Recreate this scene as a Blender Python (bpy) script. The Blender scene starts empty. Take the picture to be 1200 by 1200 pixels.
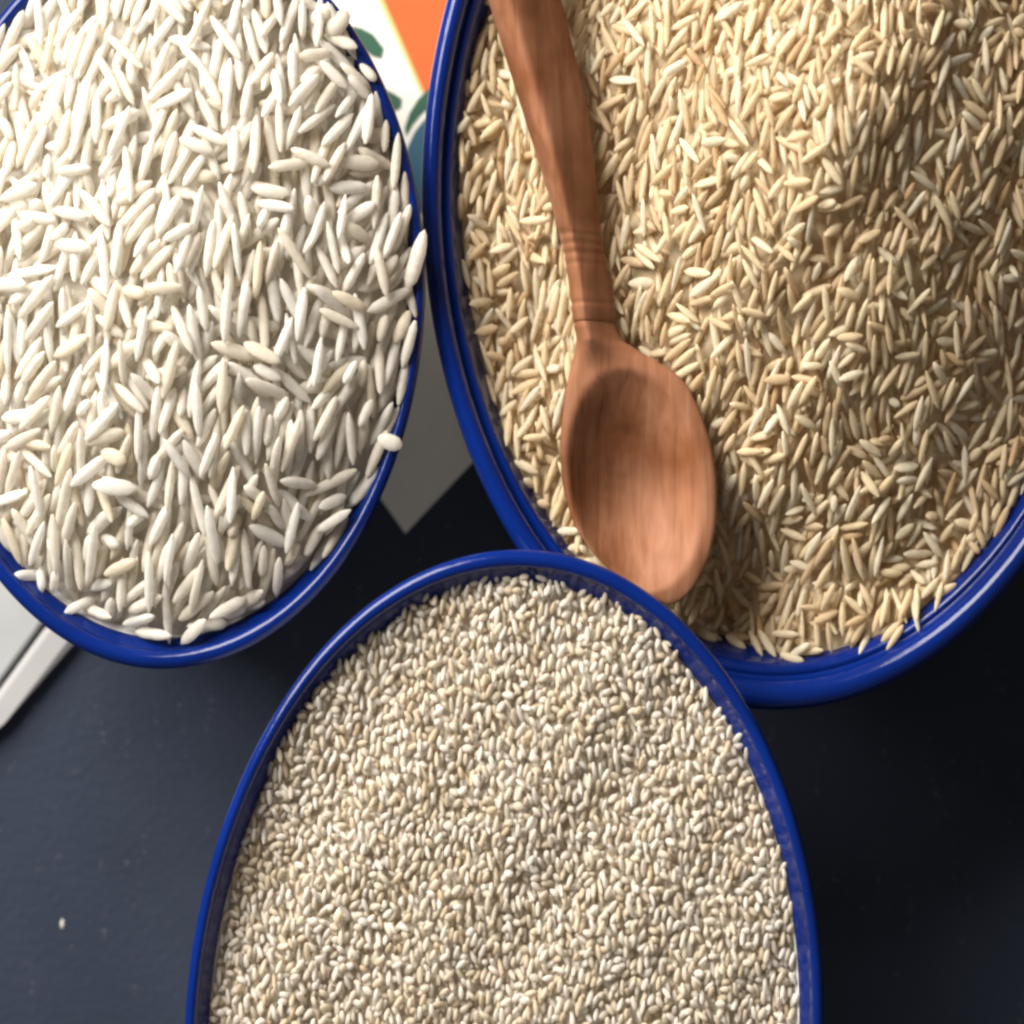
import bpy, math, time
import numpy as np
from mathutils import Matrix, Vector, Quaternion

MM = 0.001
sc = bpy.context.scene
COL = sc.collection

# ------------------------------------------------------------------ camera, world, lamps, exposure
CAM_H = 560.0            # mm above the table
F = 4050.0               # focal length expressed in picture units (1200 per frame)
cam = bpy.data.cameras.new('camera')
cam.sensor_width = 36.0
cam.lens = 36.0 * F / 1200.0
cam.clip_start = 0.02
cam.clip_end = 20.0
cam.dof.use_dof = True
cam.dof.focus_distance = 0.497
cam.dof.aperture_fstop = 18.0
cam_o = bpy.data.objects.new('camera', cam)
COL.objects.link(cam_o)
cam_o.location = (0, 0, CAM_H * MM)
sc.camera = cam_o

world = bpy.data.worlds.new('World')
sc.world = world
world.use_nodes = True
bg = world.node_tree.nodes['Background']
bg.inputs['Color'].default_value = (1.0, 0.95, 0.88, 1)
bg.inputs['Strength'].default_value = 0.15

def area_lamp(name, loc, target, size, power, color):
    l = bpy.data.lights.new(name, 'AREA')
    l.shape = 'RECTANGLE'
    l.size, l.size_y = size
    l.energy = power
    l.color = color
    o = bpy.data.objects.new(name, l)
    COL.objects.link(o)
    o.location = loc
    o.rotation_euler = (Vector(target) - Vector(loc)).to_track_quat('-Z', 'Y').to_euler()
    return o

KEY = Vector((-0.56, 0.58, 0.68)).normalized()
area_lamp('window_light', KEY * 0.80, (0, 0, 0.05), (0.52, 0.54), 18.2, (1.0, 0.945, 0.87))

sc.view_settings.view_transform = 'Standard'
sc.view_settings.look = 'None'
sc.view_settings.exposure = 0.0
sc.view_settings.gamma = 1.0
sc.cycles.pixel_filter_type = 'GAUSSIAN'
sc.cycles.filter_width = 3.0
sc.cycles.max_bounces = 20
sc.cycles.diffuse_bounces = 14
sc.cycles.transmission_bounces = 14

# ------------------------------------------------------------------ helpers
def pt(px, py, z):
    """Picture position (1200 units) to millimetres at height z; used once, for layout."""
    s = F / (CAM_H - z)
    return (px - 600.0) / s, (600.0 - py) / s

def tag(o, label=None, cat=None, group=None, kind=None):
    if label: o['label'] = label
    if cat: o['category'] = cat
    if group: o['group'] = group
    if kind: o['kind'] = kind
    return o

def empty(name, loc_mm, rz=0.0):
    o = bpy.data.objects.new(name, None)
    COL.objects.link(o)
    o.empty_display_size = 0.01
    o.location = [c * MM for c in loc_mm]
    o.rotation_euler = (0, 0, rz)
    return o

def mesh_from(name, verts_mm, faces, mat=None, smooth=True):
    me = bpy.data.meshes.new(name)
    me.from_pydata([tuple(c * MM for c in v) for v in verts_mm], [], faces)
    me.update()
    if smooth:
        me.polygons.foreach_set('use_smooth', [True] * len(me.polygons))
    if mat: me.materials.append(mat)
    return me

def obj(name, me, parent=None, loc_mm=None):
    o = bpy.data.objects.new(name, me)
    COL.objects.link(o)
    if parent: o.parent = parent
    if loc_mm: o.location = [c * MM for c in loc_mm]
    return o

# ------------------------------------------------------------------ materials
def nmat(name):
    m = bpy.data.materials.new(name)
    m.use_nodes = True
    nt = m.node_tree
    return m, nt, nt.nodes['Principled BSDF']

def node(nt, typ, **kw):
    n = nt.nodes.new(typ)
    for k, v in kw.items():
        setattr(n, k, v)
    return n

def ramp(nt, stops, interp='LINEAR'):
    r = nt.nodes.new('ShaderNodeValToRGB')
    r.color_ramp.interpolation = interp
    el = r.color_ramp.elements
    while len(el) < len(stops): el.new(0.5)
    for e, (p, c) in zip(el, stops):
        e.position = p
        e.color = (*c, 1)
    return r

def rice_material(name, stops, rough=0.55, sss=0.5, radius=(1.0, 0.74, 0.48), mottled=0.16, spec=0.3):
    m, nt, b = nmat(name)
    at = node(nt, 'ShaderNodeAttribute', attribute_name='tint')
    r = ramp(nt, stops)
    nt.links.new(at.outputs['Fac'], r.inputs['Fac'])
    tc = node(nt, 'ShaderNodeNewGeometry')
    n = node(nt, 'ShaderNodeTexNoise')
    n.inputs['Scale'].default_value = 900.0
    n.inputs['Detail'].default_value = 2.0
    nt.links.new(tc.outputs['Position'], n.inputs['Vector'])
    r2 = ramp(nt, [(0.30, (1 - mottled,) * 3), (0.70, (1.0, 1.0, 1.0))])
    nt.links.new(n.outputs['Fac'], r2.inputs['Fac'])
    mx = node(nt, 'ShaderNodeMix', data_type='RGBA', blend_type='MULTIPLY')
    mx.inputs['Factor'].default_value = 1.0
    nt.links.new(r.outputs['Color'], mx.inputs['A'])
    nt.links.new(r2.outputs['Color'], mx.inputs['B'])
    nt.links.new(mx.outputs['Result'], b.inputs['Base Color'])
    b.inputs['Roughness'].default_value = rough
    b.inputs['Specular IOR Level'].default_value = spec
    b.inputs['Subsurface Weight'].default_value = 0.0
    b.inputs['Subsurface Radius'].default_value = radius
    b.inputs['Subsurface Scale'].default_value = 0.004
    n3 = node(nt, 'ShaderNodeTexNoise')
    n3.inputs['Scale'].default_value = 2200.0
    nt.links.new(tc.outputs['Position'], n3.inputs['Vector'])
    bp = node(nt, 'ShaderNodeBump')
    bp.inputs['Strength'].default_value = 0.25
    bp.inputs['Distance'].default_value = 0.0002
    nt.links.new(n3.outputs['Fac'], bp.inputs['Height'])
    nt.links.new(bp.outputs['Normal'], b.inputs['Normal'])
    # light passes through the thin translucent grain
    tr = node(nt, 'ShaderNodeBsdfTranslucent')
    gm = node(nt, 'ShaderNodeGamma')
    gm.inputs['Gamma'].default_value = 0.6
    nt.links.new(mx.outputs['Result'], gm.inputs['Color'])
    nt.links.new(gm.outputs['Color'], tr.inputs['Color'])
    ms = node(nt, 'ShaderNodeMixShader')
    ms.inputs['Fac'].default_value = sss
    nt.links.new(b.outputs['BSDF'], ms.inputs[1])
    nt.links.new(tr.outputs['BSDF'], ms.inputs[2])
    nt.links.new(ms.outputs['Shader'], nt.nodes['Material Output'].inputs['Surface'])
    return m

M_WHITE = rice_material('white_rice', [(0.0, (0.87, 0.79, 0.63)), (0.1, (0.90, 0.84, 0.73)),
                                       (0.5, (0.92, 0.88, 0.80)), (1.0, (0.94, 0.92, 0.87))])
M_BROWN = rice_material('brown_rice', [(0.0, (0.70, 0.49, 0.27)), (0.1, (0.78, 0.61, 0.39)), (0.5, (0.91, 0.77, 0.525)),
                                       (0.8, (0.92, 0.82, 0.61)), (1.0, (0.92, 0.85, 0.70))],
                        rough=0.55, sss=0.48, mottled=0.2)
M_SHORT = rice_material('short_rice', [(0.0, (0.76, 0.64, 0.47)), (0.2, (0.83, 0.745, 0.60)),
                                       (0.6, (0.88, 0.82, 0.73)), (1.0, (0.92, 0.89, 0.83))],
                        rough=0.55, sss=0.48, mottled=0.15)

def enamel(name, color, rough=0.14, chips=0.0):
    m, nt, b = nmat(name)
    tc = node(nt, 'ShaderNodeTexCoord')
    n = node(nt, 'ShaderNodeTexNoise')
    n.inputs['Scale'].default_value = 60.0
    n.inputs['Detail'].default_value = 4.0
    nt.links.new(tc.outputs['Object'], n.inputs['Vector'])
    c2 = tuple(c * 0.72 for c in color)
    r = ramp(nt, [(0.35, c2), (0.65, color)])
    nt.links.new(n.outputs['Fac'], r.inputs['Fac'])
    nt.links.new(r.outputs['Color'], b.inputs['Base Color'])
    n2 = node(nt, 'ShaderNodeTexNoise')
    n2.inputs['Scale'].default_value = 180.0
    n2.inputs['Detail'].default_value = 3.0
    nt.links.new(tc.outputs['Object'], n2.inputs['Vector'])
    rr = node(nt, 'ShaderNodeMapRange')
    rr.inputs['To Min'].default_value = rough * 0.7
    rr.inputs['To Max'].default_value = rough * 1.6
    nt.links.new(n2.outputs['Fac'], rr.inputs['Value'])
    nt.links.new(rr.outputs['Result'], b.inputs['Roughness'])
    bp = node(nt, 'ShaderNodeBump')
    bp.inputs['Strength'].default_value = 0.35
    bp.inputs['Distance'].default_value = 0.0004
    nt.links.new(n2.outputs['Fac'], bp.inputs['Height'])
    nt.links.new(bp.outputs['Normal'], b.inputs['Normal'])
    b.inputs['Specular IOR Level'].default_value = 0.32
    return m

M_BLUE = enamel('blue_enamel', (0.001, 0.016, 0.155))
M_ENAMEL = enamel('white_enamel', (0.74, 0.74, 0.74), 0.2)

def wood_material():
    m, nt, b = nmat('spoon_wood')
    tc = node(nt, 'ShaderNodeTexCoord')
    mp = node(nt, 'ShaderNodeMapping')
    mp.inputs['Rotation'].default_value = (0, 0, math.radians(-14))
    mp.inputs['Scale'].default_value = (620, 45, 300)
    nt.links.new(tc.outputs['Object'], mp.inputs['Vector'])
    n = node(nt, 'ShaderNodeTexNoise')
    n.inputs['Scale'].default_value = 1.0
    n.inputs['Detail'].default_value = 6.0
    n.inputs['Distortion'].default_value = 0.6
    nt.links.new(mp.outputs['Vector'], n.inputs['Vector'])
    r = ramp(nt, [(0.15, (0.17, 0.064, 0.027)), (0.5, (0.29, 0.126, 0.066)), (0.85, (0.37, 0.185, 0.110))])
    nt.links.new(n.outputs['Fac'], r.inputs['Fac'])
    nb = node(nt, 'ShaderNodeTexNoise')
    nb.inputs['Scale'].default_value = 75.0
    nb.inputs['Detail'].default_value = 3.0
    nt.links.new(tc.outputs['Object'], nb.inputs['Vector'])
    r2 = ramp(nt, [(0.36, (0.62, 0.50, 0.36)), (0.58, (1, 1, 1))])
    nt.links.new(nb.outputs['Fac'], r2.inputs['Fac'])
    mx = node(nt, 'ShaderNodeMix', data_type='RGBA', blend_type='MULTIPLY')
    mx.inputs['Factor'].default_value = 1.0
    nt.links.new(r.outputs['Color'], mx.inputs['A'])
    nt.links.new(r2.outputs['Color'], mx.inputs['B'])
    # shade of the hollow plus an old oil stain, painted into the wood colour
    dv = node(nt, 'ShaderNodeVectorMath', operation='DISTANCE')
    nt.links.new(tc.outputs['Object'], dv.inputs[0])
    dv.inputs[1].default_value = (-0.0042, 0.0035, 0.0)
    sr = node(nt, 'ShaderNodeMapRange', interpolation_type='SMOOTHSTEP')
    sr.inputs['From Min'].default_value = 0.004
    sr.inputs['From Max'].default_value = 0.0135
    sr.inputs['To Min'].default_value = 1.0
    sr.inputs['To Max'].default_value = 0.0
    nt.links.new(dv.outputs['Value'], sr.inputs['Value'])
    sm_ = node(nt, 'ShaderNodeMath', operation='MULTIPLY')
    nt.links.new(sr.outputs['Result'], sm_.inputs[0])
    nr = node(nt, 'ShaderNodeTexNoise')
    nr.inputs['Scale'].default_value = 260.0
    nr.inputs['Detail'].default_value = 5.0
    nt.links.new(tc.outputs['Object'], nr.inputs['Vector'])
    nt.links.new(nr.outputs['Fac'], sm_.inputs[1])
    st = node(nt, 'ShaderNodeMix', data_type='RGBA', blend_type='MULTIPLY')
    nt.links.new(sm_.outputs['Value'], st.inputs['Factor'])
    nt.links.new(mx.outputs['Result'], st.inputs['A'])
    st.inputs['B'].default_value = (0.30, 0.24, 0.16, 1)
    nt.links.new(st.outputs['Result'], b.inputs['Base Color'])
    b.inputs['Roughness'].default_value = 0.62
    b.inputs['Specular IOR Level'].default_value = 0.2
    bp = node(nt, 'ShaderNodeBump')
    bp.inputs['Strength'].default_value = 0.5
    bp.inputs['Distance'].default_value = 0.0003
    nt.links.new(n.outputs['Fac'], bp.inputs['Height'])
    nt.links.new(bp.outputs['Normal'], b.inputs['Normal'])
    return m
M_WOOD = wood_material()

def table_material():
    m, nt, b = nmat('dark_table')
    tc = node(nt, 'ShaderNodeTexCoord')
    n = node(nt, 'ShaderNodeTexNoise')
    n.inputs['Scale'].default_value = 26.0
    n.inputs['Detail'].default_value = 5.0
    nt.links.new(tc.outputs['Object'], n.inputs['Vector'])
    r = ramp(nt, [(0.3, (0.018, 0.024, 0.041)), (0.7, (0.031, 0.039, 0.062))])
    nt.links.new(n.outputs['Fac'], r.inputs['Fac'])
    # fine wear: pale specks and short scuffs
    ms = node(nt, 'ShaderNodeMapping')
    ms.inputs['Rotation'].default_value = (0, 0, 0.5)
    ms.inputs['Scale'].default_value = (420, 60, 1)
    nt.links.new(tc.outputs['Object'], ms.inputs['Vector'])
    ns = node(nt, 'ShaderNodeTexNoise')
    ns.inputs['Scale'].default_value = 1.0
    ns.inputs['Detail'].default_value = 3.0
    nt.links.new(ms.outputs['Vector'], ns.inputs['Vector'])
    nf = node(nt, 'ShaderNodeTexNoise')
    nf.inputs['Scale'].default_value = 1100.0
    nf.inputs['Detail'].default_value = 1.0
    nt.links.new(tc.outputs['Object'], nf.inputs['Vector'])
    ad = node(nt, 'ShaderNodeMath', operation='ADD')
    nt.links.new(ns.outputs['Fac'], ad.inputs[0])
    nt.links.new(nf.outputs['Fac'], ad.inputs[1])
    rs = ramp(nt, [(0.0, (0.0, 0.0, 0.0)), (0.62, (0.0, 0.0, 0.0)), (0.85, (0.9, 0.9, 0.9))])
    hf = node(nt, 'ShaderNodeMath', operation='MULTIPLY')
    hf.inputs[1].default_value = 0.5
    nt.links.new(ad.outputs['Value'], hf.inputs[0])
    nt.links.new(hf.outputs['Value'], rs.inputs['Fac'])
    mw = node(nt, 'ShaderNodeMix', data_type='RGBA')
    nt.links.new(rs.outputs['Color'], mw.inputs['Factor'])
    nt.links.new(r.outputs['Color'], mw.inputs['A'])
    mw.inputs['B'].default_value = (0.16, 0.17, 0.19, 1)
    nt.links.new(mw.outputs['Result'], b.inputs['Base Color'])
    n2 = node(nt, 'ShaderNodeTexNoise')
    n2.inputs['Scale'].default_value = 700.0
    n2.inputs['Detail'].default_value = 3.0
    nt.links.new(tc.outputs['Object'], n2.inputs['Vector'])
    bp = node(nt, 'ShaderNodeBump')
    bp.inputs['Strength'].default_value = 0.35
    bp.inputs['Distance'].default_value = 0.0004
    nt.links.new(n2.outputs['Fac'], bp.inputs['Height'])
    nt.links.new(bp.outputs['Normal'], b.inputs['Normal'])
    b.inputs['Roughness'].default_value = 0.55
    b.inputs['Specular IOR Level'].default_value = 0.12
    return m
M_TABLE = table_material()

def plain(name, color, rough=0.5, var=0.12, scale=80.0):
    m, nt, b = nmat(name)
    tc = node(nt, 'ShaderNodeTexCoord')
    n = node(nt, 'ShaderNodeTexNoise')
    n.inputs['Scale'].default_value = scale
    n.inputs['Detail'].default_value = 4.0
    nt.links.new(tc.outputs['Object'], n.inputs['Vector'])
    r = ramp(nt, [(0.3, tuple(c * (1 - var) for c in color)), (0.7, color)])
    nt.links.new(n.outputs['Fac'], r.inputs['Fac'])
    nt.links.new(r.outputs['Color'], b.inputs['Base Color'])
    b.inputs['Roughness'].default_value = rough
    return m
M_CARD = plain('card_white', (0.66, 0.65, 0.60), 0.55)
M_ORANGE = plain('orange_print', (0.66, 0.085, 0.006), 0.5)
M_GREEN = plain('green_print', (0.005, 0.065, 0.034), 0.5)
M_TEAL = plain('teal_print', (0.008, 0.07, 0.12), 0.5)
M_YELLOW = plain('pale_yellow_print', (0.62, 0.42, 0.14), 0.5)
M_TILE = plain('tile_glaze', (0.37, 0.38, 0.39), 0.25)
M_TRIM = plain('tile_trim', (0.36, 0.355, 0.365), 0.25)
M_CRUMB = plain('crumb', (0.7, 0.68, 0.64), 0.6)

# ------------------------------------------------------------------ table
def build_table():
    n, half = 24, 620.0
    xs = np.linspace(-half, half, n + 1)
    v = [(x, y, 0.0) for y in xs for x in xs]
    v += [(x, y, -28.0) for y in xs for x in xs]
    k = (n + 1) ** 2
    f = []
    for j in range(n):
        for i in range(n):
            a = j * (n + 1) + i
            f.append((a, a + 1, a + n + 2, a + n + 1))
            f.append((k + a, k + a + n + 1, k + a + n + 2, k + a + 1))
    for i in range(n):
        f.append((i + 1, i, k + i, k + i + 1))
        t = n * (n + 1) + i
        f.append((t, t + 1, k + t + 1, k + t))
        l = i * (n + 1)
        f.append((l, l + n + 1, k + l + n + 1, k + l))
        r = l + n
        f.append((r + n + 1, r, k + r, k + r + n + 1))
    o = obj('tabletop', mesh_from('tabletop', v, f, M_TABLE, False))
    tag(o, 'dark blue black tabletop under the bowls', 'tabletop', kind='structure')
build_table()

# ------------------------------------------------------------------ bowls
class Oval:
    """Position and outline of an oval bowl: centre, half axes, turn, rim height, inner wall curve (offset from rim, depth)."""
    def __init__(self, px, py, apx, bpx, phi, zt, inner, bead):
        s = F / (CAM_H - zt)
        self.cx, self.cy = (px - 600) / s, (600 - py) / s
        self.a, self.b, self.phi, self.zt = apx / s, bpx / s, -phi, zt
        self.k = self.a / self.b
        self.inner, self.bead = inner, bead
    def local(self, x, y):
        dx, dy = x - self.cx, y - self.cy
        c, s = math.cos(self.phi), math.sin(self.phi)
        return (dx * c + dy * s) / self.k, -dx * s + dy * c
    def rin(self, z):
        d = np.array([p[1] for p in self.inner]); r = np.array([self.b + p[0] for p in self.inner])
        return np.interp(self.zt - z, d, r)

WHITE_BOWL = Oval(196, 344, 302, 440, 0.032, 60.0,
                  [(-2.6, 1.6), (-4.6, 4.4), (-5.6, 7.5), (-6.2, 25), (-8, 46), (-13, 55), (-18, 57.2), (-54.0, 57.6)], 1.4)
BROWN_BOWL = Oval(917, 216, 423, 618, 0.02, 55.0,
                  [(-4.3, 2.6), (-4.9, 3.1), (-5.7, 2.9), (-6.5, 3.8), (-7.6, 7), (-11, 15), (-20, 32), (-29, 45), (-38, 51), (-76.5, 52.0)], 2.2)
SHORT_BOWL = Oval(590, 1217, 374.5, 574, 0.051, 75.0,
                  [(-2.3, 1.6), (-4.6, 4.6), (-6.6, 8.5), (-10, 16), (-15, 28), (-23, 52), (-29, 67), (-37, 71.5), (-68.0, 72.0)], 1.3)

def lathe(ov, prof, seg=160, seed=0, wob=0.0):
    rng = np.random.default_rng(seed)
    ph = rng.uniform(0, 6.28, 4)
    v, f = [], []
    for (r, z) in prof:
        for i in range(seg):
            t = 2 * math.pi * i / seg
            w = wob * (math.sin(2 * t + ph[0]) + 0.6 * math.sin(3 * t + ph[1]) + 0.35 * math.sin(7 * t + ph[2]))
            rr = max(r + w * min(1.0, r / 20.0), 0.02)
            v.append((rr * ov.k * math.cos(t), rr * math.sin(t), z))
    m = len(prof)
    for j in range(m - 1):
        for i in range(seg):
            a, b = j * seg + i, j * seg + (i + 1) % seg
            f.append((a, b, b + seg, a + seg))
    return v, f

def smooth_curve(pts, n=5):
    """Catmull-Rom through the (offset, depth) points."""
    p = [np.array(q, float) for q in pts]
    p = [2 * p[0] - p[1]] + p + [2 * p[-1] - p[-2]]
    out = []
    for i in range(1, len(p) - 2):
        for t in np.linspace(0, 1, n, endpoint=False):
            a, b, c, d = p[i - 1], p[i], p[i + 1], p[i + 2]
            out.append(tuple(0.5 * (2 * b + (c - a) * t + (2 * a - 5 * b + 4 * c - d) * t * t + (3 * b - a - 3 * c + d) * t ** 3)))
    out.append(tuple(p[-2]))
    return out

def make_bowl(ov, label, band, seed, outside):
    root = empty('enamel_bowl', (ov.cx, ov.cy, 0), ov.phi)
    tag(root, label, 'bowl', 'blue rimmed enamel bowls')
    R, zt, rb = ov.b, ov.zt, ov.bead
    cur = smooth_curve(ov.inner)
    inner = [(R + o, zt - d) for o, d in cur]
    th = 1.3
    outer = []
    for (r, z) in inner:
        outer.append((r + th if r > 20 else r, max(z - (0 if r > 20 and z > 8 else 1.3), 1.0)))
    prof = list(reversed(outer)) + [(inner[0][0] + 0.65, inner[0][1] + 0.35)] + inner
    v, f = lathe(ov, prof, 160, seed, 0.12)
    obj('body', mesh_from('bowl_body', v, f, M_ENAMEL), root)
    # rolled lip with the blue band that runs down the inside and over the lip outside
    cz, cr = zt - rb, R - rb
    ring = []
    for (r, z) in reversed([q for q in outer if zt - outside < q[1] < zt - 1.6 * rb]):
        ring.append((r + 0.18, z))
    ring.sort(key=lambda q: q[1])
    bead = [(cr + rb * math.cos(math.radians(t)), cz + rb * math.sin(math.radians(t))) for t in range(-100, 181, 14)]
    ia = np.array(inner)
    tg = np.gradient(ia, axis=0)
    tg /= np.linalg.norm(tg, axis=1, keepdims=True)
    inband = [(r + 0.22 * t[1], z - 0.22 * t[0]) for (r, z), t in zip(inner, tg) if z > zt - band and r < cr - rb + 0.3]
    prof2 = ring + bead + inband
    if inband:
        prof2.append((inband[-1][0] + 0.14, inband[-1][1] - 0.12))
    v, f = lathe(ov, prof2, 200, seed, 0.12)
    obj('rim', mesh_from('bowl_rim', v, f, M_BLUE), root)
    # foot ring the bowl stands on
    fr = R + ov.inner[-3][0]
    fp = [(fr - 1.5, 2.2), (fr - 1.5, 0.9), (fr + 1.0, 0.9), (fr + 1.6, 2.2), (fr + 2.0, 4.2)]
    v, f = lathe(ov, fp, 120, seed, 0.0)
    obj('foot_ring', mesh_from('bowl_foot', v, f, M_BLUE), root)
    return root

make_bowl(WHITE_BOWL, 'blue rimmed white enamel bowl heaped with long white rice grains', 4.4, 1, 3.2)
make_bowl(BROWN_BOWL, 'largest blue rimmed enamel bowl heaped with brown rice and a wooden spoon', 13.0, 2, 9.0)
make_bowl(SHORT_BOWL, 'blue rimmed enamel bowl filled nearly flat with short grain rice', 5.2, 3, 6.0)

# ------------------------------------------------------------------ printed card between the bowls, tile corner
def slab(name, poly_px, z0, z1, mat, parent, origin, bev=0.0):
    p = [pt(x, y, z1) for x, y in poly_px]
    n = len(p)
    v = [(x - origin[0], y - origin[1], z0) for x, y in p] + [(x - origin[0], y - origin[1], z1 - bev) for x, y in p]
    f = [tuple(reversed(range(n)))] + [(i, (i + 1) % n, n + (i + 1) % n, n + i) for i in range(n)]
    if bev:
        c = np.mean(p, axis=0)
        q = []
        for i in range(n):
            a, b, d = np.array(p[i - 1]), np.array(p[i]), np.array(p[(i + 1) % n])
            e1 = (a - b) / np.linalg.norm(a - b); e2 = (d - b) / np.linalg.norm(d - b)
            h = e1 + e2
            q.append(b + h / np.linalg.norm(h) * bev * 1.3)
        v += [(x - origin[0], y - origin[1], z1) for x, y in q]
        f += [(n + i, n + (i + 1) % n, 2 * n + (i + 1) % n, 2 * n + i) for i in range(n)]
        f.append(tuple(range(2 * n, 3 * n)))
    else:
        f.append(tuple(range(n, 2 * n)))
    area = sum(p[i][0] * p[(i + 1) % n][1] - p[(i + 1) % n][0] * p[i][1] for i in range(n))
    if area < 0: f = [tuple(reversed(q)) for q in f]
    return obj(name, mesh_from(name, v, f, mat, False), parent)

CO = pt(475, 625, 0.7)
card = empty('printed_card', (CO[0], CO[1], 0))
tag(card, 'white card printed in orange, green and teal lying between two bowls', 'card')
slab('sheet', [(475, 625), (950, 122), (520, -420), (55, 35)], 0.05, 0.7, M_CARD, card, CO)
slab('orange_panel', [(431, -42), (497, 107), (640, 60), (640, -80)], 0.7, 0.80, M_ORANGE, card, CO)
slab('yellow_line', [(424, -42), (493, 109), (497, 108), (431.5, -42)], 0.7, 0.78, M_YELLOW, card, CO)
slab('green_mark', [(410, 30), (424, 33), (437, 40), (450, 57), (447, 69), (436, 66), (410, 45)], 0.7, 0.8, M_GREEN, card, CO)
slab('green_mark', [(450, 104), (461, 109), (471, 116), (470, 126), (462, 131), (445, 118)], 0.7, 0.8, M_GREEN, card, CO)
slab('green_mark', [(504, 102), (490, 116), (480, 132), (474, 150), (476, 160), (484, 146), (494, 134), (506, 124)], 0.7, 0.8, M_GREEN, card, CO)
slab('teal_panel', [(520, 126), (497, 140), (486, 154), (478, 172), (470, 200), (470, 250), (520, 250)], 0.7, 0.8, M_TEAL, card, CO)

TO = pt(-40, 760, 5)
tile = empty('glazed_tile', (TO[0], TO[1], 0))
tag(tile, 'pale glazed tile with a raised white edge strip beside the bowl of long white rice', 'tile')
slab('tile_face', [(-62, 884), (-260, 760), (-160, 430), (30, 640), (62, 710), (44, 738)], 0.05, 2.2, M_TILE, tile, TO, 0.4)
slab('edge_strip', [(49, 740), (70, 716), (90, 726), (88, 752), (0, 842), (-62, 906), (-58, 886)], 0.05, 2.9, M_TRIM, tile, TO, 0.8)

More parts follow.
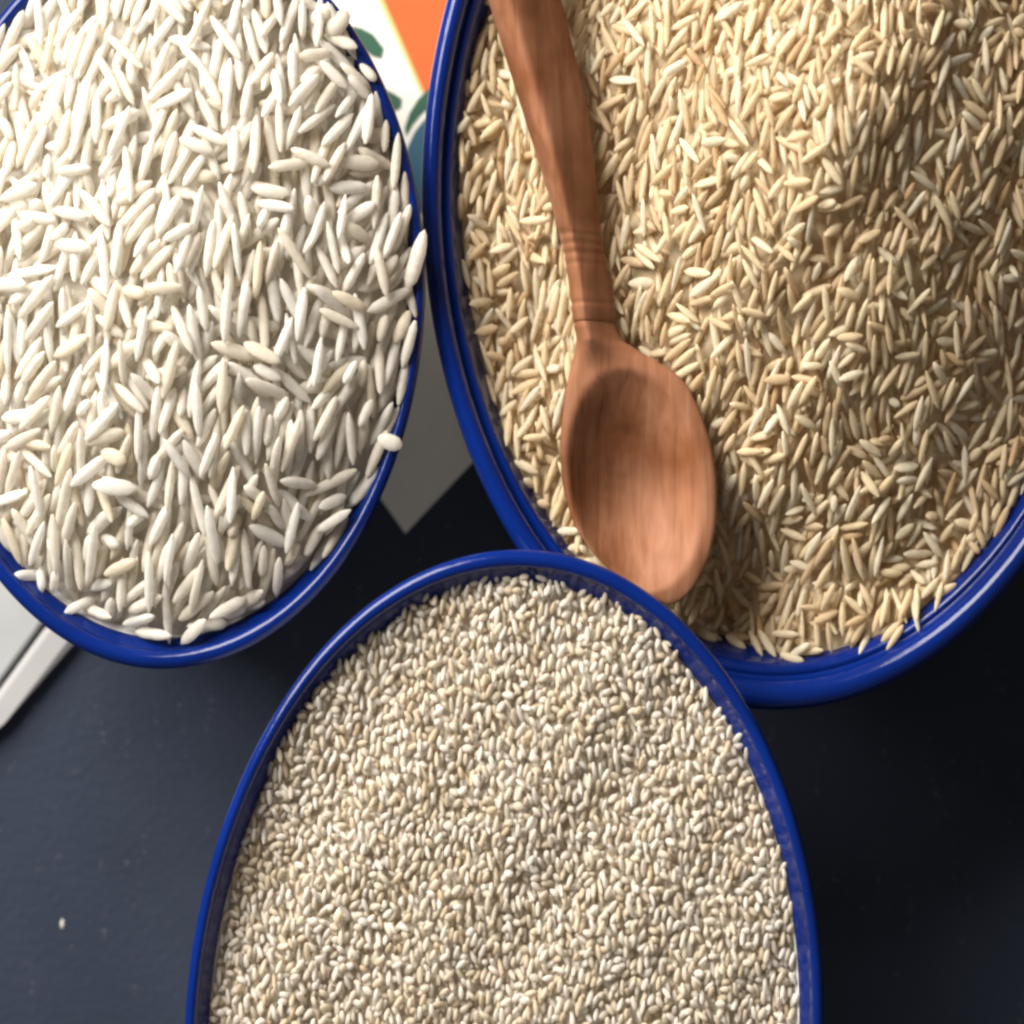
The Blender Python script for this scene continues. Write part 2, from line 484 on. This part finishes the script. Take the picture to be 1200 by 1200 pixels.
# ------------------------------------------------------------------ wooden spoon
def make_spoon():
    rows = [(-440, 478, 548), (-425, 466, 562), (-400, 463, 568), (-300, 484, 590), (-200, 510, 612), (-100, 543, 635), (0, 572, 658), (60, 590, 673), (130, 612, 689), (200, 634, 698), (250, 650, 702),
            (300, 661, 708), (335, 667, 715), (358, 669, 719), (372, 671, 720), (380, 672, 718), (392, 675, 724), (402, 676, 731),
            (417, 673, 757), (430, 669, 784), (450, 664, 806), (486, 659, 822), (522, 656, 834), (570, 659, 841),
            (615, 672, 840), (654, 698, 831), (675, 724, 821), (690, 746, 812), (697, 758, 805), (702, 768, 799), (705, 775, 794), (707, 780, 790), (708, 784, 786)]
    ry = np.array([r[0] for r in rows], float)
    ys = np.concatenate([np.linspace(-440, 268, 60), np.linspace(270, 404, 68), np.linspace(407, 688, 70), [691, 694, 697, 699.5, 702, 703.5, 705, 706, 707, 707.6, 708]])
    xl = np.interp(ys, ry, [r[1] for r in rows]); xr = np.interp(ys, ry, [r[2] for r in rows])
    def sm(a, n):
        b = a.copy()
        for _ in range(n):
            b[1:-1] = 0.25 * b[:-2] + 0.5 * b[1:-1] + 0.25 * b[2:]
        return b
    nt = len(ys) - 16
    xl[:nt], xr[:nt] = sm(xl[:nt], 8), sm(xr[:nt], 8)
    zax = np.interp(ys, [-440, 0, 378, 450, 706], [69.5, 65.0, 61.0, 60.8, 60.4])
    hth = np.interp(ys, [-440, 0, 200, 300, 360, 400, 440], [4.2, 4.3, 4.1, 3.6, 3.9, 3.6, 2.0])
    bowlf = np.clip((ys - 395) / 50.0, 0, 1); bowlf = bowlf * bowlf * (3 - 2 * bowlf)
    # turned rings on the neck
    ring = np.zeros_like(ys)
    for yc, wd, am in ((276, 3.0, -0.28), (287, 3.0, -0.32), (298, 3.2, -0.32), (310, 3.0, -0.22), (356, 3.0, -0.35), (379, 2.6, -0.42)):
        ring += 0.45 * am * np.exp(-((ys - yc) / wd) ** 2)
    C = 26
    js = np.sin(np.linspace(-math.pi / 2, math.pi / 2, C))
    ox, oy = pt(740, 560, 58)
    tops, bots = [], []
    for i, y in enumerate(ys):
        tr, br = [], []
        for j in js:
            x = 0.5 * (xl[i] + xr[i]) + 0.5 * (xr[i] - xl[i]) * j
            X, Y = pt(x, y, zax[i])
            e = math.sqrt(max(0.0, 1 - j * j))
            wsc = 0.5 * (xr[i] - xl[i]) / 8.1
            X += ring[i] * j
            pk = -0.45
            q = (pk - j) / (1 + pk) if j < pk else (j - pk) / (1 - pk)
            handle_top = ((1.25 + 0.55 * min(1.0, max(0.0, (340 - y) / 160.0))) * hth[i] + ring[i]) * max(0.0, 1 - q ** (2.0 if j < pk else 1.25)) ** (0.6 if j < pk else 0.95)
            handle_bot = -(hth[i] + ring[i]) * e
            # bowl: rounded lip, hollow inside, belly below
            jm = (x - (744 + 0.10 * (y - 565))) / 78.0
            rho2 = jm * jm + ((y - 563) / 131.0) ** 2
            hollow = 6.6 * (1 - rho2) ** 1.0 if rho2 < 1 else 0.0
            endf = min(1.0, math.sqrt(max(0.0, (708 - y) / 60.0)))
            bt = 1.7 * e ** 0.45 * endf - hollow
            bb = -(1.3 + 11.0 * endf) * e ** 0.75 * min(1.0, wsc / 8.0 + 0.2)
            bb = min(bb, bt - 1.6 * e)
            w = bowlf[i]
            tr.append((X - ox, Y - oy, zax[i] + handle_top * (1 - w) + bt * w - 58))
            br.append((X - ox, Y - oy, zax[i] + handle_bot * (1 - w) + bb * w - 58))
        tops.append(tr); bots.append(br)
    cut = int(np.argmin(abs(ys - 379)))
    root = empty('wooden_spoon', (ox, oy, 58.0))
    tag(root, 'carved wooden spoon with a turned neck resting on the brown rice', 'spoon')
    def seg(name, i0, i1):
        v, f = [], []
        n = i1 - i0 + 1
        for i in range(i0, i1 + 1):
            v += tops[i] + bots[i][1:-1][::-1]
        P = 2 * C - 2
        for i in range(n - 1):
            for j in range(P):
                a, b = i * P + j, i * P + (j + 1) % P
                f.append((a, a + P, b + P, b))
        f.append(tuple(range(P)))
        f.append(tuple(reversed(range((n - 1) * P, n * P))))
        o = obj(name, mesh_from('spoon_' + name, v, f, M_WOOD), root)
        o.data.update()
        return o
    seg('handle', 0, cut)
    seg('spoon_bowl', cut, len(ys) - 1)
    zz = 59.0
    d = np.minimum(0.24 * (xr - xl), 15.0)
    yo = np.minimum(ys, 698)
    outline = [pt(a, b, zz) for a, b in zip(xl + d, yo)] + [pt(a, b, zz) for a, b in zip((xr - d)[::-1], yo[::-1])]
    return np.array(outline)
SPOON_OUTLINE = make_spoon()

# ------------------------------------------------------------------ rice grains
def grain_mesh(rng, sides, rings, slim, curve, blunt):
    """One grain of unit length, width and thickness: slightly bowed, one end blunter, with faint lengthwise ridges."""
    v = []
    ts = -0.5 + (np.arange(rings) + 0.62) / (rings + 0.24)
    ridge = rng.uniform(-0.07, 0.07, sides)
    tipa, tipb = rng.uniform(0.75, 1.0), rng.uniform(0.8, 1.0)
    bow = rng.uniform(-curve, curve); bowz = rng.uniform(-curve, curve)
    lump = rng.uniform(-0.05, 0.05, rings)
    v.append((-0.5 * tipa, bow * 0.25, bowz * 0.25))
    for i, t in enumerate(ts):
        u = 2 * abs(t) / (tipa if t < 0 else tipb)
        u = min(u, 0.97)
        rad = (1 - u ** (blunt if t < 0 else slim)) ** 0.62 * (1 + lump[i])
        for s in range(sides):
            a = 2 * math.pi * s / sides
            k = rad * 0.5 * (1 + ridge[s])
            v.append((t, k * math.cos(a) + bow * t * t, k * math.sin(a) + bowz * t * t))
    v.append((0.5 * tipb, bow * 0.25, bowz * 0.25))
    f = []
    for s in range(sides):
        f.append((0, 1 + (s + 1) % sides, 1 + s))
        for i in range(rings - 1):
            a = 1 + i * sides + s; b = 1 + i * sides + (s + 1) % sides
            f.append((a, b, b + sides, a + sides))
        l = 1 + (rings - 1) * sides
        f.append((l + s, l + (s + 1) % sides, len(v) - 1))
    tri = []
    for q in f:
        if len(q) == 4:
            tri.append((q[0], q[1], q[2])); tri.append((q[0], q[2], q[3]))
        else:
            tri.append(q)
    return np.array(v), np.array(tri)

def inside_poly(poly, x, y):
    n = len(poly); r = np.zeros(x.shape, bool); j = n - 1
    for i in range(n):
        xi, yi = poly[i]; xj, yj = poly[j]
        c = ((yi > y) != (yj > y)) & (x < (xj - xi) * (y - yi) / (yj - yi + 1e-12) + xi)
        r ^= c; j = i
    return r

def deposit(ov, target, L, W, T, n, cell, depth, seed, over_rim=False, block=None, tries=9, lean=(1.3, 0.5, 0.5)):
    """Drop grains one by one on a height map: each lands on what lies below it, tilts to rest on two supports,
    and raises the map. Returns position, long axis, size and how many cells of each grain stay visible."""
    rng = np.random.default_rng(seed)
    x0, y0 = ov.cx - ov.a - 2, ov.cy - ov.b - 2
    nx, ny = int((2 * ov.a + 4) / cell) + 1, int((2 * ov.b + 4) / cell) + 1
    gx, gy = np.meshgrid(x0 + (np.arange(nx) + .5) * cell, y0 + (np.arange(ny) + .5) * cell)
    u, w = ov.local(gx, gy)
    r = np.hypot(u, w)
    tg = target(u, w, gx, gy)
    h = tg - depth
    lim = ov.rin(tg)
    solid = r > lim - 0.2
    wr = np.array([ov.b + q[0] for q in ov.inner][::-1]); wz = np.array([ov.zt - q[1] for q in ov.inner][::-1])
    wall = np.interp(r, np.append(wr, ov.b - ov.bead), np.append(wz, ov.zt))
    h = np.where(solid, np.maximum(wall, h), h)
    h = np.where(r > ov.b - (0.5 if over_rim else ov.bead), 1e3, h)
    bed = np.where(r > lim + 0.4, np.nan, tg - depth * 0.55)
    if block is not None:
        bl = inside_poly(block, gx, gy)
        h = np.where(bl, 1e3, h)
    ident = np.full(h.shape, -1, int)
    ss, qq = np.meshgrid(np.linspace(-0.47, 0.47, 15), np.linspace(-0.86, 0.86, 5), indexing='ij')
    ss, qq = ss.ravel(), qq.ravel()
    prof = np.sqrt(np.clip(1 - (2 * ss) ** 2, 0, 1)) ** 0.8
    nsu = int(L / cell) + 3; nqu = int(W / cell) + 3
    s2, q2 = np.meshgrid(np.linspace(-0.49, 0.49, nsu), np.linspace(-0.95, 0.95, nqu), indexing='ij')
    s2, q2 = s2.ravel(), q2.ravel()
    prof2 = np.sqrt(np.clip(1 - (2 * s2) ** 2, 0, 1)) ** 0.8
    circ, circ2 = np.sqrt(1 - qq ** 2), np.sqrt(1 - q2 ** 2)
    slopes = np.linspace(-0.85, 0.85, 15)
    P, D, S = [], [], []
    ringmax = ov.b
    k = 0
    for step in range(n):
        late = step > 0.93 * n
        best = None
        th = rng.normal(lean[0], lean[1]) if rng.random() < lean[2] else rng.uniform(0, math.pi)
        l0 = L * rng.normal(1, 0.10); w0 = W * rng.normal(1, 0.09); t0 = T * rng.normal(1, 0.08)
        if rng.random() < 0.07: l0 *= rng.uniform(0.45, 0.75)
        vx, vy = ov.k * math.cos(th), math.sin(th)
        m = math.hypot(vx, vy)
        ll, ww, dx, dy = l0 * m, w0 * ov.k / m, vx / m, vy / m
        for c in range(2 if late else tries):
            rr = ringmax * math.sqrt(rng.random()); a = rng.uniform(0, 2 * math.pi)
            lu, lw = rr * math.cos(a) * ov.k, rr * math.sin(a)
            cph, sph = math.cos(ov.phi), math.sin(ov.phi)
            cx, cy = ov.cx + lu * cph - lw * sph, ov.cy + lu * sph + lw * cph
            sx = ss * ll; qx = qq * prof * ww * 0.5
            ix = ((cx + sx * dx - qx * dy - x0) / cell).astype(int)
            iy = ((cy + sx * dy + qx * dx - y0) / cell).astype(int)
            np.clip(ix, 0, nx - 1, out=ix); np.clip(iy, 0, ny - 1, out=iy)
            hh = h[iy, ix]
            if hh.max() > 500: continue
            need = hh + t0 * 0.5 * prof * circ
            z = (need[None, :] - slopes[:, None] * sx[None, :]).max(1)
            bi = int(z.argmin())
            ci, cj = min(max(int((cx - x0) / cell), 0), nx - 1), min(max(int((cy - y0) / cell), 0), ny - 1)
            rel = z[bi] - tg[cj, ci]
            if best is None or rel < best[0]:
                best = (rel, cx, cy, z[bi], slopes[bi])
        if best is None or best[0] > T * (1.5 if late else 0.8): continue
        _, cx, cy, z, sl = best
        z -= 0.10 * t0
        sx = s2 * ll; qx = q2 * prof2 * ww * 0.5
        ix = ((cx + sx * dx - qx * dy - x0) / cell).astype(int)
        iy = ((cy + sx * dy + qx * dx - y0) / cell).astype(int)
        np.clip(ix, 0, nx - 1, out=ix); np.clip(iy, 0, ny - 1, out=iy)
        top = z + sl * sx + 0.5 * t0 * prof2 * circ2
        up = top > h[iy, ix]
        h[iy[up], ix[up]] = top[up]
        ident[iy[up], ix[up]] = k
        nn = math.sqrt(1 + sl * sl)
        P.append((cx, cy, z)); D.append((dx / nn, dy / nn, sl / nn)); S.append((ll * nn, ww, t0))
        k += 1
    px = 600 + gx * F / (CAM_H - tg); py = 600 - gy * F / (CAM_H - tg)
    ok = (ident >= 0) & (px > 6) & (px < 1194) & (py > 6) & (py < 1194)
    vis = np.bincount(ident[ok], minlength=k)
    return np.array(P), np.array(D), np.array(S), vis, (gx, gy, bed)

def frames(D, rng, roll=0.35):
    X = D / np.linalg.norm(D, axis=1, keepdims=True)
    Y = np.stack([-X[:, 1], X[:, 0], np.zeros(len(X))], 1)
    Y /= np.linalg.norm(Y, axis=1, keepdims=True)
    Z = np.cross(X, Y)
    a = rng.normal(0, roll, len(X))[:, None]
    Y2 = Y * np.cos(a) + Z * np.sin(a)
    Z2 = np.cross(X, Y2)
    flip = np.where(rng.random(len(X)) < 0.5, -1.0, 1.0)[:, None]
    return X * flip, Y2 * flip, Z2

def fill_mesh(name, verts, tris, tints, mat):
    me = bpy.data.meshes.new(name)
    me.vertices.add(len(verts)); me.vertices.foreach_set('co', (verts * MM).astype(np.float32).ravel())
    me.loops.add(len(tris) * 3); me.loops.foreach_set('vertex_index', tris.astype(np.int32).ravel())
    me.polygons.add(len(tris))
    me.polygons.foreach_set('loop_start', np.arange(0, len(tris) * 3, 3, dtype=np.int32))
    me.polygons.foreach_set('use_smooth', np.ones(len(tris), bool))
    me.update(calc_edges=True)
    at = me.attributes.new('tint', 'FLOAT', 'POINT')
    at.data.foreach_set('value', np.asarray(tints, np.float32))
    me.materials.append(mat)
    me.validate()
    return me

def describe(words, x, tint, size, p):
    """A grain's own words: tone, length and lie, then the landmark it lies closest to."""
    noun, dark, pale, usual, places = words
    a = math.degrees(math.atan2(x[1], x[0])) % 180
    lie = 'upright' if 68 <= a <= 112 else 'left leaning' if 112 < a < 150 else 'right leaning' if 30 < a < 68 else 'crosswise'
    tone = dark if tint < 0.16 else pale if tint > 0.82 else ''
    stub = 'stubby ' if size[0] < 0.62 * usual else ''
    s = F / (CAM_H - p[2])
    px, py = 600 + p[0] * s, 600 - p[1] * s
    place = min(places, key=lambda q: (q[0] - px) ** 2 + (q[1] - py) ** 2)[2]
    return (tone + ' ' if tone else '') + stub + lie + ' ' + noun + ' ' + place

def rice(ov, target, L, W, T, n, cell, depth, seed, mat, shape, names, labels, group, mass_label, **kw):
    rng = np.random.default_rng(seed + 50)
    P, D, S, vis, (gx, gy, bed) = deposit(ov, target, L, W, T, n, cell, depth, seed, **kw)
    X, Y, Z = frames(D, rng)
    sides, rings, slim, curve, blunt = shape
    nv = 16
    variants = [grain_mesh(rng, sides, rings, slim * rng.uniform(0.9, 1.15), curve, blunt * rng.uniform(0.9, 1.2)) for _ in range(nv)]
    vt = rng.permutation(np.linspace(0.02, 0.98, nv))
    which = rng.integers(0, nv, len(P))
    meshes = []
    for q, (v, t) in enumerate(variants):
        meshes.append(fill_mesh(names, v / MM, t, np.full(len(v), vt[q]), mat))
    order = np.argsort(-vis)
    chosen = order[:min(300, int((vis > 0).sum()))]
    keep = np.ones(len(P), bool); keep[chosen] = False
    for i in chosen:
        o = bpy.data.objects.new(names, meshes[which[i]])
        o.location = P[i] * MM
        o.rotation_mode = 'QUATERNION'
        m = Matrix((X[i], Y[i], Z[i])).transposed()
        o.rotation_quaternion = m.to_quaternion()
        o.scale = S[i] * MM
        tag(o, describe(labels, X[i], vt[which[i]], S[i], P[i]), 'rice grain', group)
        COL.objects.link(o)
    # all the other grains and the packed rice below them: one mass
    VV, TT, AA, base = [], [], [], 0
    for q, (v, t) in enumerate(variants):
        ids = np.nonzero(keep & (which == q))[0]
        if not len(ids): continue
        vs = v[None] * S[ids][:, None, :]
        wv = P[ids][:, None, :] + vs[..., :1] * X[ids][:, None] + vs[..., 1:2] * Y[ids][:, None] + vs[..., 2:] * Z[ids][:, None]
        tt = t[None] + (np.arange(len(ids)) * len(v))[:, None, None] + base
        tv = np.clip(rng.uniform(0, 1, len(ids)), 0.01, 0.99)
        VV.append(wv.reshape(-1, 3)); TT.append(tt.reshape(-1, 3)); AA.append(np.repeat(tv, len(v)))
        base += len(ids) * len(v)
    st = 4
    bx, by, bz = gx[::st, ::st], gy[::st, ::st], bed[::st, ::st]
    idm = np.full(bx.shape, -1, int); good = ~np.isnan(bz)
    idm[good] = np.arange(good.sum()) + base
    VV.append(np.stack([bx[good], by[good], bz[good] + rng.uniform(-.3, .3, good.sum())], 1))
    AA.append(rng.uniform(0.0, 0.5, good.sum()))
    a, b, c, d = idm[:-1, :-1], idm[:-1, 1:], idm[1:, 1:], idm[1:, :-1]
    g = (a >= 0) & (b >= 0) & (c >= 0) & (d >= 0)
    TT.append(np.stack([a[g], b[g], c[g]], 1)); TT.append(np.stack([a[g], c[g], d[g]], 1))
    mass = obj(group.split(' in ')[0].replace(' ', '_').replace('_grains', '') + '_heap',
               fill_mesh(names + '_heap', np.concatenate(VV), np.concatenate(TT), np.concatenate(AA), mat))
    tag(mass, mass_label, 'rice', kind='stuff')
    return meshes, len(P), len(chosen)

T0 = time.time()
def white_target(u, w, x, y):
    r = np.hypot(u, w) / WHITE_BOWL.b
    return 60 - 3.4 + 14.8 * np.clip(1 - r ** 2, 0, 1) + 2.6 * (w / 54) * (r ** 1.2) + 1.4 * (u / 54) + 0.7 * np.sin(u * .16 + 1) * np.cos(w * .13)

PKX, PKY = pt(985, 105, 80)
def brown_target(u, w, x, y):
    pu, pw = BROWN_BOWL.local(PKX, PKY)
    du, dw = u - pu, w - pw
    d = np.hypot(du, dw)
    r = np.hypot(u, w) / BROWN_BOWL.b
    base = 50.4 - 2.2 * np.exp(-((u - 58) / 24) ** 2 - ((w + 42) / 30) ** 2) + 0.5 * (u / 77) - 0.4 * (w / 77) - 2.2 * np.exp(-((u + 62) / 30) ** 2 - ((w + 25) / 40) ** 2) - 0.3 * np.clip(r - 0.75, 0, 1) * 4 * np.clip(u / 77 - w / 77 + .3, 0, 1)
    cone = 33 * np.clip(1.06 - np.sqrt(d * d + 49) / 66, 0, None) ** 1.08
    qx, qy = pt(862, 690, 52)
    base = base - 7.0 * np.exp(-((x - qx) / 7.5) ** 2 - ((y - qy) / 11.0) ** 2)
    return base + cone + 0.9 * np.sin(u * .11 + 2) * np.cos(w * .14) + 0.6 * np.sin(u * .23 - w * .2)

def short_target(u, w, x, y):
    r = np.hypot(u, w) / SHORT_BOWL.b
    return 75 - 5.6 + 2.0 * (w / 68) + 1.5 * np.clip(1 - r * r, 0, 1) + 0.7 * np.sin(u * .10 + .6) * np.cos(w * .12 + .5) + 0.4 * np.sin(u * .2 - w * .17)

w_mesh, n1, c1 = rice(WHITE_BOWL, white_target, 9.2, 1.92, 1.35, 6600, 0.28, 4.2, 11, M_WHITE, (9, 7, 2.6, 0.06, 3.6),
     'white_rice_grain', ('long white rice grain', 'creamy', 'bright white', 9.4,
      [(200, 330, 'on the middle of the heap'), (200, 60, 'at the far top of the heap'), (400, 80, 'by the rim next to the printed card'),
       (450, 280, 'by the rim touching the brown rice'), (420, 480, 'by the rim above the card corner'), (350, 650, 'by the rim next to the short rice'),
       (190, 680, 'near the lowest edge of the heap'), (40, 600, 'by the rim above the glazed tile'), (60, 330, 'at the outer side of the heap'),
       (300, 200, 'between heap middle and card'), (110, 470, 'between heap middle and tile')]),
     'long white rice grains in a bowl',
     'rest of the long white rice heaped in the bowl', over_rim=True, tries=14, lean=(1.25, 0.42, 0.6))
b_mesh, n2, c2 = rice(BROWN_BOWL, brown_target, 6.3, 1.36, 0.98, 16000, 0.24, 2.8, 12, M_BROWN, (8, 6, 2.1, 0.14, 2.9),
     'brown_rice_grain', ('brown rice grain', 'reddish', 'pale', 6.3,
      [(585, 200, 'between the spoon handle and the rim'), (600, 450, 'between the spoon bowl and the rim'), (740, 250, 'to the right of the spoon neck'),
       (730, 60, 'beside the upper spoon handle'), (850, 130, 'on the bright slope of the brown heap'), (985, 60, 'on the top of the brown heap'),
       (1120, 120, 'on the shaded side of the brown heap'), (1000, 320, 'on the shaded slope below the heap top'), (860, 400, 'just above the spoon bowl on the brown rice'),
       (900, 600, 'to the right of the spoon bowl'), (900, 740, 'at the lowest edge of the brown rice'), (1080, 600, 'near the rim facing the bare dark table'),
       (1150, 420, 'at the far right of the brown rice')]),
     'brown rice grains in a bowl',
     'rest of the brown rice heaped in the largest bowl', block=SPOON_OUTLINE)
s_mesh, n3, c3 = rice(SHORT_BOWL, short_target, 2.5, 1.12, 0.85, 23500, 0.18, 1.6, 13, M_SHORT, (6, 4, 2.4, 0.06, 3.0),
     'short_rice_grain', ('short rice grain', 'beige', 'bright', 2.6,
      [(600, 710, 'at the top edge by the spoon tip'), (450, 790, 'by the rim facing the white rice bowl'), (740, 790, 'by the rim facing the brown rice bowl'),
       (600, 860, 'on the upper part of the short rice'), (330, 960, 'by the rim above the bare table'), (600, 1030, 'in the middle of the short rice'),
       (860, 960, 'by the rim facing the black table'), (300, 1140, 'at the lower left of the short rice'), (600, 1160, 'at the bottom centre of the short rice'),
       (860, 1140, 'at the lower right of the short rice')]),
     'short rice grains in a bowl',
     'rest of the short grain rice filling the bowl')
print('grains', n1, n2, n3, 'time', round(time.time() - T0, 1))

# single white grains that strayed onto the rim
def stray(p0, p1, z, w, t, label, q, tilt=0.0):
    a, b = np.array(pt(*p0, z)), np.array(pt(*p1, z))
    d = b - a; L = np.linalg.norm(d); c = (a + b) / 2
    o = bpy.data.objects.new('white_rice_grain', w_mesh[q])
    o.location = (c[0] * MM, c[1] * MM, z * MM)
    o.rotation_mode = 'QUATERNION'
    X = Vector((d[0], d[1], tilt * L)).normalized(); Y = Vector((-X[1], X[0], 0)).normalized(); Z = X.cross(Y)
    o.rotation_quaternion = Matrix((X, Y, Z)).transposed().to_quaternion()
    o.scale = (L * MM, w * MM, t * MM)
    tag(o, label, 'rice grain', 'long white rice grains in a bowl')
    COL.objects.link(o)
stray((441, 512), (473, 524), 61.0, 2.3, 2.0, 'white rice grain lying across the blue rim above the card corner', 2)
stray((476, 345), (498, 268), 61.2, 2.2, 2.0, 'white rice grain leaning over the blue rim where two bowls touch', 5)
stray((382, 44), (408, 12), 61.6, 2.6, 2.0, 'white rice grain on the blue rim beside the orange printed panel', 7)
stray((364, 30), (392, 4), 61.8, 2.6, 2.0, 'white rice grain next to the one lying on the rim near the orange panel', 9)

# crumb on the table
def crumb(px, py, l, w, rot, label, seed):
    rng = np.random.default_rng(seed)
    v, t = grain_mesh(rng, 7, 4, 1.8, 0.2, 2.2)
    v = v * np.array([l, w, w * 0.6])
    c, s = math.cos(rot), math.sin(rot)
    v = np.stack([v[:, 0] * c - v[:, 1] * s, v[:, 0] * s + v[:, 1] * c, v[:, 2] + w * 0.3], 1)
    X, Y = pt(px, py, 0.2)
    o = obj('crumb', mesh_from('crumb', v.tolist(), [tuple(int(k) for k in q) for q in t], M_CRUMB), None, (X, Y, 0))
    tag(o, label, 'crumb')
crumb(73, 1083, 1.9, 0.55, 1.5, 'small white rice crumb on the dark table near the bowl of short rice', 4)
